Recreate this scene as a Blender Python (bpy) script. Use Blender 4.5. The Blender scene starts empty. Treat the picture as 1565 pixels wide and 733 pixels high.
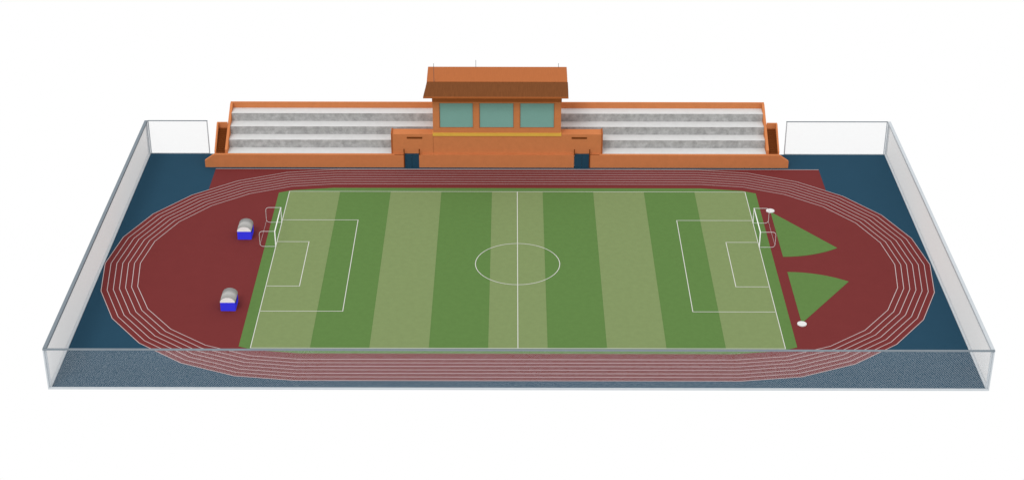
import bpy, math
from mathutils import Matrix, Vector
S=bpy.context.scene
# ---------- materials ----------
def L(c): 
    c/=255.0
    return c/12.92 if c<=0.04045 else ((c+0.055)/1.055)**2.4
def base_mat(name):
    m=bpy.data.materials.new(name); m.use_nodes=True
    nt=m.node_tree; return m,nt,nt.nodes["Principled BSDF"]
def mat(name,rgb,gain=1.2,amt=0.06,scale=0.4,rough=0.9,spec=0.04,detail=6,stretch=None):
    m,nt,p=base_mat(name)
    col=[min(0.95,L(c)/gain) for c in rgb]
    tc=nt.nodes.new("ShaderNodeTexCoord"); n=nt.nodes.new("ShaderNodeTexNoise")
    n.inputs["Scale"].default_value=scale; n.inputs["Detail"].default_value=detail; n.inputs["Roughness"].default_value=0.7
    src=tc.outputs["Object"]
    if stretch:
        mp=nt.nodes.new("ShaderNodeMapping"); mp.inputs["Scale"].default_value=stretch
        nt.links.new(src,mp.inputs[0]); src=mp.outputs[0]
    nt.links.new(src,n.inputs["Vector"])
    r=nt.nodes.new("ShaderNodeValToRGB"); r.color_ramp.elements[0].position=0.3; r.color_ramp.elements[1].position=0.7
    r.color_ramp.elements[0].color=[min(1,c*(1-amt)) for c in col]+[1]
    r.color_ramp.elements[1].color=[min(1,c*(1+amt)) for c in col]+[1]
    nt.links.new(n.outputs["Fac"],r.inputs[0]); nt.links.new(r.outputs[0],p.inputs["Base Color"])
    p.inputs["Roughness"].default_value=rough; p.inputs["Specular IOR Level"].default_value=spec
    return m
GU=1.2; GF=0.85
M={}
M['blue']=mat("blue_ground_coating",(40,74,95),1.15,0.02,0.15)
M['red']=mat("red_tartan",(122,53,53),GU,0.03,0.3)
M['grassd']=mat("grass_dark",(98,132,72),GU,0.05,0.8)
M['grassl']=mat("grass_light",(131,149,99),GU,0.05,0.8)
M['line']=mat("white_line_paint",(222,222,215),GU,0.03,1)
M['lane']=mat("lane_line_paint",(212,196,196),GU,0.03,1)
M['orange']=mat("orange_painted_concrete",(189,118,74),0.88,0.05,0.8)
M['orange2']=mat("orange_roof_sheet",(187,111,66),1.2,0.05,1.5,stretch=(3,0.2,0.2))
M['brown']=mat("shade_painted_roof_sheet",(122,74,42),1.15,0.16,1.5,stretch=(3,0.2,0.2))  # dark shading of the lower roof panel put into its colour
M['trimshade']=mat("brown_trim_eave_shade",(150,84,44),0.8,0.05,1)  # painted shade for the band below the eave; trim and fascia share it
M['dkbrown']=mat("dark_brown_steel",(104,54,22),0.9,0.05,1)
M['gold']=mat("gold_sill_paint",(205,162,70),GF,0.04,1)
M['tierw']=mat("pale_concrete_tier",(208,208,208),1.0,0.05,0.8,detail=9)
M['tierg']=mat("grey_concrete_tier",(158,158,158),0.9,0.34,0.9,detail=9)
M['glass']=mat("teal_window_glass",(114,154,148),0.82,0.03,0.3,rough=0.25,spec=0.25)
M['blue2']=mat("blue_shelter_paint",(52,52,255),0.7,0.02,1)
M['shell']=mat("white_shelter_gable",(245,245,245),0.9,0.02,1)
M['shellg']=mat("grey_shelter_roof",(178,178,176),1.1,0.04,1)
M['steel']=mat("fence_steel_dark",(128,138,146),1.1,0.05,1,rough=0.5)
M['steell']=mat("fence_steel_light",(195,201,206),1.05,0.04,1,rough=0.5)
M['goal']=mat("white_goal_frame",(245,245,245),1.0,0.01,1)
M['thin']=mat("grey_net_support",(215,215,215),1.0,0.01,1)
M['dark']=mat("antenna_metal",(90,90,90),1.0,0.01,1)
def mesh_mat(name,rgb,period,thr,alpha):
    m=bpy.data.materials.new(name); m.use_nodes=True; nt=m.node_tree; nt.nodes.clear()
    N=nt.nodes.new; out=N("ShaderNodeOutputMaterial"); mx=N("ShaderNodeMixShader"); tr=N("ShaderNodeBsdfTransparent"); df=N("ShaderNodeBsdfDiffuse")
    df.inputs[0].default_value=[L(c) for c in rgb]+[1]
    if period is None:
        mx.inputs[0].default_value=alpha
    else:
        tc=N("ShaderNodeTexCoord"); sp=N("ShaderNodeSeparateXYZ"); nt.links.new(tc.outputs["Object"],sp.inputs[0])
        def ma(op,a,b):
            n=N("ShaderNodeMath"); n.operation=op
            for i,v in enumerate((a,b)):
                if v is None: continue
                if isinstance(v,(int,float)): n.inputs[i].default_value=v
                else: nt.links.new(v,n.inputs[i])
            return n.outputs[0]
        u=ma('ADD',sp.outputs[0],sp.outputs[1])
        a=ma('LESS_THAN',ma('FRACT',ma('MULTIPLY',ma('ADD',u,sp.outputs[2]),1/period),None),thr)
        b=ma('LESS_THAN',ma('FRACT',ma('MULTIPLY',ma('SUBTRACT',u,sp.outputs[2]),1/period),None),thr)
        f=ma('MULTIPLY',ma('MAXIMUM',a,b),alpha)
        nt.links.new(f,mx.inputs[0])
    nt.links.new(tr.outputs[0],mx.inputs[1]); nt.links.new(df.outputs[0],mx.inputs[2]); nt.links.new(mx.outputs[0],out.inputs[0])
    return m
M['meshf']=mesh_mat("chain_link_mesh",(222,228,234),0.45,0.3,0.19)
M['meshb']=mesh_mat("chain_link_mesh_pale",(215,218,220),None,0.3,0.12)
M['meshs']=mesh_mat("chain_link_mesh_dense",(218,218,218),None,0.75,0.68)  # side chain link; its grazing-view density put into the opacity
# ---------- geometry ----------
def make(name,verts,faces,m,parent=None,smooth=False):
    me=bpy.data.meshes.new(name); me.from_pydata([tuple(v) for v in verts],[],faces); me.update()
    me.materials.append(M[m] if isinstance(m,str) else m)
    if smooth:
        for p in me.polygons: p.use_smooth=True
    o=bpy.data.objects.new(name,me); S.collection.objects.link(o)
    if parent: o.parent=parent
    return o
def empty(name,loc=(0,0,0)):
    o=bpy.data.objects.new(name,None); S.collection.objects.link(o); return o
def boxes(name,bl,m,parent=None):
    V=[];F=[]
    for (x0,x1,y0,y1,z0,z1) in bl:
        k=len(V)
        V+=[(x0,y0,z0),(x1,y0,z0),(x1,y1,z0),(x0,y1,z0),(x0,y0,z1),(x1,y0,z1),(x1,y1,z1),(x0,y1,z1)]
        F+=[tuple(k+i for i in f) for f in ((0,3,2,1),(4,5,6,7),(0,1,5,4),(1,2,6,5),(2,3,7,6),(3,0,4,7))]
    return make(name,V,F,m,parent)
def prism(name,pts,axis,a0,a1,m,parent=None):
    n=len(pts)
    def P(p,a): return (a,p[0],p[1]) if axis=='x' else (p[0],a,p[1])
    V=[P(p,a0) for p in pts]+[P(p,a1) for p in pts]
    F=[tuple(range(n)),tuple(range(2*n-1,n-1,-1))]+[(i,i+n,(i+1)%n+n,(i+1)%n) for i in range(n)]
    o=make(name,V,F,m,parent)
    import bmesh
    b=bmesh.new(); b.from_mesh(o.data); bmesh.ops.recalc_face_normals(b,faces=b.faces); b.to_mesh(o.data); b.free()
    return o
def sheet(name,pts,z,m,parent=None): return make(name,[(x,y,z) for x,y in pts],[tuple(range(len(pts)))],m,parent)
def ribbon_data(pts,w,z,closed,V,F):
    n=len(pts); k=len(V)
    for i in range(n):
        p=Vector(pts[i])
        a=Vector(pts[i-1]) if (i>0 or closed) else None
        b=Vector(pts[(i+1)%n]) if (i<n-1 or closed) else None
        d1=(p-a).normalized() if a is not None else (b-p).normalized()
        d2=(b-p).normalized() if b is not None else d1
        t=(d1+d2).normalized(); nn=Vector((-t.y,t.x)); c=max(0.3,nn.dot(Vector((-d1.y,d1.x))))
        o=nn*(w/2/c); V.append((p.x+o.x,p.y+o.y,z)); V.append((p.x-o.x,p.y-o.y,z))
    for i in range(n if closed else n-1):
        j=(i+1)%n; F.append((k+2*i,k+2*i+1,k+2*j+1,k+2*j))
def ribbons(name,lst,w,z,m,parent=None):
    V=[];F=[]
    for pts,cl in lst: ribbon_data(pts,w,z,cl,V,F)
    return make(name,V,F,m,parent)
def tube(name,paths,r,m,parent=None,closed=False):
    cu=bpy.data.curves.new(name,'CURVE'); cu.dimensions='3D'; cu.bevel_depth=r; cu.bevel_resolution=2; cu.use_fill_caps=True
    for pts in paths:
        s=cu.splines.new('POLY'); s.points.add(len(pts)-1)
        for i,p in enumerate(pts): s.points[i].co=(*p,1)
    cu.materials.append(M[m]); o=bpy.data.objects.new(name,cu); S.collection.objects.link(o)
    dg=bpy.context.evaluated_depsgraph_get(); me=bpy.data.meshes.new_from_object(o.evaluated_get(dg)); me.name=name
    bpy.data.objects.remove(o); o=bpy.data.objects.new(name,me); S.collection.objects.link(o)
    if parent: o.parent=parent
    return o
# ---------- ground ----------
XL,XR,YF,YB=-88.2,88.4,-48.0,54.2
boxes("ground",[(XL,XR,YF,YB,-0.25,0)],'blue')
CX=42.5
def oval(R,n=12,cut=None):
    pts=[]
    for i in range(n+1):
        a=math.radians(-90+180*i/n); pts.append((CX+R*math.cos(a),R*math.sin(a)))
    for i in range(n+1):
        a=math.radians(90+180*i/n); pts.append((-CX+R*math.cos(a),R*math.sin(a)))
    return pts
track=empty("running_track")
sheet("oval_surface",oval(45.6),0.04,'red',track)
sheet("sprint_straight_surface",[(-71.3,30),(71.3,30),(71.3,45.9),(-71.3,45.9)],0.02,'red',track)
ribbons("lane_lines",[(oval(45.5-1.25*i),True) for i in range(7)],0.13,0.06,'lane',track)
ribbons("straight_edge_line",[([(-71.3,45.85),(71.3,45.85)],False)],0.16,0.055,'lane',track)
# pitch
pitch=empty("football_pitch")
def clip(pts):
    for s in (1,-1):
        out=[];n=len(pts)
        for i in range(n):
            a=pts[i];b=pts[(i+1)%n]; ia=a[0]*s<=54.9; ib=b[0]*s<=54.9
            if ia: out.append(a)
            if ia!=ib:
                t=(54.9*s-a[0])/(b[0]-a[0]); out.append((54.9*s,a[1]+t*(b[1]-a[1])))
        pts=out
    return pts
sheet("grass_surround",clip(oval(35.9)),0.07,'grassd',pitch)
PL,PW=52.5,34.0; sw=2*PL/9
V=[];F=[]
for i in range(0,9,2):
    k=len(V);x0=-PL+i*sw; V+=[(x0,-PW,.09),(x0+sw,-PW,.09),(x0+sw,PW,.09),(x0,PW,.09)];F.append((k,k+1,k+2,k+3))
make("mown_stripes",V,F,'grassl',pitch)
ln=[([(-PL,-PW),(PL,-PW),(PL,PW),(-PL,PW)],True),([(0,-PW+.1),(0,PW-.1)],False)]
for s in (-1,1):
    ln.append(([(s*PL,-19.9),(s*(PL-16.9),-19.9),(s*(PL-16.9),19.9),(s*PL,19.9)],False))
    ln.append(([(s*PL,-9.7),(s*(PL-7),-9.7),(s*(PL-7),9.7),(s*PL,9.7)],False))
ribbons("pitch_lines",ln,0.16,0.115,'line',pitch)
ribbons("centre_circle",[([(9*math.cos(2*math.pi*i/48),9*math.sin(2*math.pi*i/48)) for i in range(48)],True)],0.16,0.125,'line',pitch)
# throwing sectors
for s in (1,-1):
    sec=[(57.1,s*24.3)]
    for i in range(9):
        a=math.radians(-90+36*i/8); sec.append((57.1+21*math.cos(a),s*(24.3+21*math.sin(a))))
    if s<0: sec=sec[::-1]
    sheet("throwing_sector",sec,0.075,'grassd')
    n=20
    c=[(57.1+0.95*math.cos(2*math.pi*i/n),s*24.6+0.95*math.sin(2*math.pi*i/n)) for i in range(n)]
    V=[(x,y,.0) for x,y in c]+[(x,y,.22) for x,y in c]+[(57.1+(x-57.1)*.85,s*24.6+(y-s*24.6)*.85,.25) for x,y in c]
    F=[(i,(i+1)%n,(i+1)%n+n,i+n) for i in range(n)]+[(i+n,(i+1)%n+n,(i+1)%n+2*n,i+2*n) for i in range(n)]+[tuple(range(2*n,3*n))]
    make("throwing_circle",V,F,'thin')
# goals
for s in (-1,1):
    g=empty("soccer_goal"); X=s*PL; h=3.8; y0,y1=7.5,18.7; d=3.4*s
    tube("posts_and_crossbar",[[(X,y0,.05),(X,y0,h),(X,y1,h),(X,y1,.05)]],0.12,'goal',g)
    P=[]
    for y in (y0,y1):
        pts=[(X,y,h)]
        for i in range(5):
            a=math.radians(90-22.5*i); pts.append((X+d-0.7*s+0.7*s*math.cos(a),y,h-0.7+0.7*math.sin(a)))
        for i in range(5):
            a=math.radians(-22.5*i); pts.append((X+d-0.7*s+0.7*s*math.cos(a),y,0.8+0.7*math.sin(a)))
        pts.append((X,y,.1)); P.append(pts)
    tube("net_support_frames",P,0.05,'thin',g)
    tube("net_back_bar",[[(X+d,y0,.5),(X+d,y1,.5)]],0.02,'thin',g)
# team shelters
def shelter(xc,yf):
    g=empty("team_shelter"); w=1.5;d=3.9;hb=2.0;r=1.15
    x0,x1,y1=xc-w,xc+w,yf+d
    boxes("body",[(x0,x1,yf,yf+.15,.05,hb),(x0,x1,y1-.15,y1,.05,hb),(x0,x0+.15,yf+.15,y1-.15,.05,hb),(x1-.15,x1,yf+.15,y1-.15,.05,.9),
       (x1-.15,x1,yf+.15,yf+.6,.9,hb),(x1-.15,x1,y1-.6,y1-.15,.9,hb)],'blue2',g)
    boxes("bench",[(x0+.2,x0+.7,yf+.3,y1-.3,.1,.55)],'shellg',g)
    n=14; arc=[(xc+w*math.cos(math.pi*i/n),hb+r*math.sin(math.pi*i/n)) for i in range(n+1)]
    prism("front_gable",arc,'y',yf,yf+.12,'shell',g); prism("rear_gable",arc,'y',y1-.12,y1,'shell',g)
    V=[];F=[]
    for i,(x,z) in enumerate(arc):
        ox=(x-xc)*.04;oz=(z-hb)*.05
        V+=[(x+ox,yf-.05,z+oz+.02),(x+ox,y1+.05,z+oz+.02),(x-ox,yf+.13,z-oz),(x-ox,y1-.13,z-oz)]
    for i in range(n):
        k=4*i; F+=[(k,k+4,k+5,k+1),(k+2,k+3,k+7,k+6),(k,k+2,k+6,k+4),(k+1,k+5,k+7,k+3)]
    make("barrel_roof",V,F,'shellg',g,True)
shelter(-59.7,10.7); shelter(-58.9,-19.8)
# ---------- fences ----------
H=8.7
def fence(axis,c,a0,a1,mm,st,bt,w=0.6,rt=0.35):
    g=empty("perimeter_fence")
    def bx(name,u0,u1,v0,v1,z0,z1,m):
        if axis=='x': boxes(name,[(u0,u1,v0,v1,z0,z1)],m,g)
        else: boxes(name,[(v0,v1,u0,u1,z0,z1)],m,g)
    bx("top_rail",a0,a1,c-w/2,c+w/2,H-rt,H,st)
    bx("bottom_rail",a0,a1,c-w/2,c+w/2,-.25,0.12,bt)
    for u in (a0,a1-.25):
        bx("post",u,u+.25,c-w/2+.05,c+w/2-.05,0.12,H-rt,bt)
    if axis=='x': make("mesh_panel",[(a0+.25,c,.12),(a1-.25,c,.12),(a1-.25,c,H-rt),(a0+.25,c,H-rt)],[(0,1,2,3)],mm,g)
    else: make("mesh_panel",[(c,a0+.25,.12),(c,a1-.25,.12),(c,a1-.25,H-rt),(c,a0+.25,H-rt)],[(0,1,2,3)],mm,g)
fence('x',YF-.15,XL-.65,XR+.65,'meshf','steel','steell',w=.28,rt=.3)
fence('y',XL-.35,YF+.1,YB+.1,'meshs','steel','steell',w=.65,rt=.5)
fence('y',XR+.35,YF+.1,YB+.1,'meshs','steell','steell',w=.65,rt=.5)  # right top rail in pale steel; side light put into its colour
fence('x',YB+.12,XL,-73.9,'meshb','steel','steell',w=.15,rt=.18)
fence('x',YB+.12,64.2,XR,'meshb','steel','steell',w=.15,rt=.18)
# ---------- grandstand ----------
C=-4.8
gs=empty("grandstand")
def mir(x): return 2*C-x
YW=46.8; YS=47.6; ZB=3.3; TD=3.2; N=4; dz=2.0; YE=YS+TD*N; ZT=ZB+dz*(N-1)
prism("front_wall",[(-73.9,-.4),(-26.6,-.4),(-26.6,ZB),(-71.6,ZB),(-73.9,1.7)],'y',YW,YS-.01,'orange',gs)
prism("front_wall",[(-23.2,-.4),(13.4,-.4),(13.4,ZB),(-23.2,ZB)],'y',YW,YS-.01,'orange',gs)
prism("front_wall",[(17.0,-.4),(64.2,-.4),(64.2,1.7),(61.9,ZB),(17.0,ZB)],'y',YW,YS-.01,'orange',gs)
for k,(a,b) in enumerate(((-68.5,-19.9),(10.3,mir(-68.5)))):
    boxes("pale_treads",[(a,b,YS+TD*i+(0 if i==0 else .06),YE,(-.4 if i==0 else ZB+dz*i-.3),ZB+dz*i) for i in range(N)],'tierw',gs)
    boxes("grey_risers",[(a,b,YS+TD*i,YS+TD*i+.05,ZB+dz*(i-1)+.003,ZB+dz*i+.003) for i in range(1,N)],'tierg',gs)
    boxes("back_parapet",[(a-.6,b,YE+.01,YE+.5,-.4,10.75)] if k==0 else [(a,b+.6,YE+.01,YE+.5,-.4,10.75)],'orange',gs)
for sgn in (0,1):
    f=(lambda x:x) if sgn==0 else mir
    def pr(nm,pts,x0,x1,m):
        a,b=sorted((f(x0),f(x1))); prism(nm,pts,'x',a,b,m,gs)
    pr("side_wall",[(YS,-.4),(YE,-.4),(YE,10.65),(YE-.6,10.65),(YS,ZB+.9)],-69.1,-68.52,'orange')
    a,b=sorted((f(-71.2),f(-69.12)))
    boxes("end_stairs",[(a,b,YS+.5*i,YS+6.4,(-.4 if i==0 else ZB+.3*i-.04),ZB+.3*(i+1)) for i in range(12)],'dkbrown',gs)
    pr("stair_wall",[(YS,-.4),(YS+6.8,-.4),(YS+6.8,ZB+5.0),(YS+6.0,ZB+5.0),(YS,ZB+.6)],-71.6,-71.22,'orange')
    boxes("stair_back_wall",[(a,b,YS+6.42,YS+6.8,-.4,ZB+5.0)],'orange',gs)
    a,b=sorted((f(-29.7),f(-19.85)))
    boxes("gangway_block",[(a,b,YS,YS+3.0,ZB-.5,8.3)],'orange',gs)
    boxes("corner_trim",[(min(f(-29.75),f(-29.4)),max(f(-29.75),f(-29.4)),YS-.08,YS+3.05,ZB,8.5)],'trimshade',gs)
    a,b=sorted((f(-26.0),f(-22.4))); boxes("vent_slot",[(a,b,YS-.1,YS+.1,7.2,7.6)],'dkbrown',gs)
    a,b=sorted((f(-26.58),f(-23.22)));mid=(a+b)/2
    boxes("blue_gate",[(a,mid-.03,YW+.12,YW+.22,.02,ZB-.02),(mid+.03,b,YW+.12,YW+.22,.02,ZB-.02)],'blue',gs)
    boxes("gate_lintel",[(a,b,YW+.22,YS-.02,ZB-.3,ZB-.02)],'blue',gs)
    for x,z0 in ((-26.7,ZB),(-23.1,ZB)):
        a,b=sorted((f(x-.12),f(x+.12)))
        boxes("gate_post",[(a,b,YW-.1,YW+.1,0.02 if x==-26.7 else ZB,ZB+1.5)],'dkbrown',gs)
    boxes("gate_rail",[(min(f(-26.6),f(-29)),max(f(-26.6),f(-29)),YW+.02,YW+.08,ZB+.0,ZB+.1)],'dkbrown',gs)
# ---------- press box ----------
pb=empty("press_box")
TX0,TX1=-19.8,10.25; Y0=YS
WZ0,WZ1=9.9,16.3
wx=[(-18.28,-10.31),(-8.93,-.82),(.56,8.68)]   # window openings in metres
bl=[(TX0,TX1,Y0,58.5,-.4,7.9),(TX0,TX1,Y0+1.0,58.5,7.9,18.6),(TX0,TX1,Y0,Y0+1,8.7,WZ0),(TX0,TX1,Y0,Y0+1,WZ1,16.6)]
xs=[TX0]+[v for w in wx for v in w]+[TX1]
for i in range(0,8,2): bl.append((xs[i],xs[i+1],Y0,Y0+1,WZ0,WZ1))
boxes("walls",bl,'orange',pb)
boxes("eave_shade_band",[(TX0-.1,TX1+.1,Y0-.1,Y0+1,16.6,18.0)],'trimshade',pb)  # shadow under the eave put into this strip's brown
boxes("gold_sill",[(TX0-.1,TX1+.1,Y0-.15,Y0+1,7.9,8.7)],'gold',pb)
boxes("window_glass",[(a,b,Y0+.25,Y0+.35,WZ0,WZ1) for a,b in wx],'glass',pb)
fr=[]
for a,b in wx:
    fr+=[(a,a+.12,Y0+.1,Y0+.25,WZ0,WZ1),(b-.12,b,Y0+.1,Y0+.25,WZ0,WZ1),(a+.12,b-.12,Y0+.1,Y0+.25,WZ0,WZ0+.12),(a+.12,b-.12,Y0+.1,Y0+.25,WZ1-.12,WZ1)]
boxes("window_frames",fr,'orange2',pb)
def shell(name,prof,x0a,x1a,x0b,x1b,th,m):
    V=[];F=[];n=len(prof)
    for i,(y,z) in enumerate(prof):
        t=i/(n-1);x0=x0a+(x0b-x0a)*t;x1=x1a+(x1b-x1a)*t
        V+=[(x0,y,z),(x1,y,z),(x1,y,z-th),(x0,y,z-th)]
    for i in range(n-1):
        k=4*i; F+=[(k,k+1,k+5,k+4),(k+1,k+2,k+6,k+5),(k+2,k+3,k+7,k+6),(k+3,k,k+4,k+7)]
    F+=[(0,3,2,1),(4*n-4,4*n-3,4*n-2,4*n-1)]
    return make(name,V,F,m,pb)
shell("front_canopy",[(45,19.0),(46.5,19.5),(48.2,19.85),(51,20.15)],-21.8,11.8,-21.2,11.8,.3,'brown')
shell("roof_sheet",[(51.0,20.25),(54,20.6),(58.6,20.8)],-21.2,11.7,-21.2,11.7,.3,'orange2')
boxes("eave_fascia",[(-21.8,11.8,44.85,44.99,18.65,19.02)],'trimshade',pb)
for x,y,z0,z1 in ((-19.5,51,20,24.8),(-9.85,58.4,20.6,22.6),(9.75,58.4,20.6,21.8)):
    tube("antenna",[[(x,y,z0),(x,y,z1)]],.05,'dark',pb)
# ---------- camera ----------
cam=bpy.data.cameras.new("camera"); co=bpy.data.objects.new("camera",cam); S.collection.objects.link(co)
cam.sensor_width=36; cam.lens=2660/1565*36; cam.clip_end=5000; cam.clip_start=1
co.matrix_world=Matrix.Translation((-1.2,-324.3,181.2))@Matrix.Rotation(math.radians(61.6),4,'X')@Matrix.Rotation(math.radians(0.1),4,'Z')
S.camera=co
# ---------- light ----------
w=bpy.data.worlds.new("World"); S.world=w; w.use_nodes=True
bg=w.node_tree.nodes["Background"]; bg.inputs[0].default_value=(1,1,1,1); bg.inputs[1].default_value=1.0
sun=bpy.data.lights.new("sun",'SUN'); sun.energy=1.0; sun.angle=math.radians(20); sun.color=(1,.97,.93)
so=bpy.data.objects.new("sun",sun); S.collection.objects.link(so)
so.rotation_euler=Vector((0.4,0.75,-1.0)).to_track_quat('-Z','Y').to_euler()
S.view_settings.view_transform='Standard'; S.view_settings.look='None'; S.view_settings.exposure=0
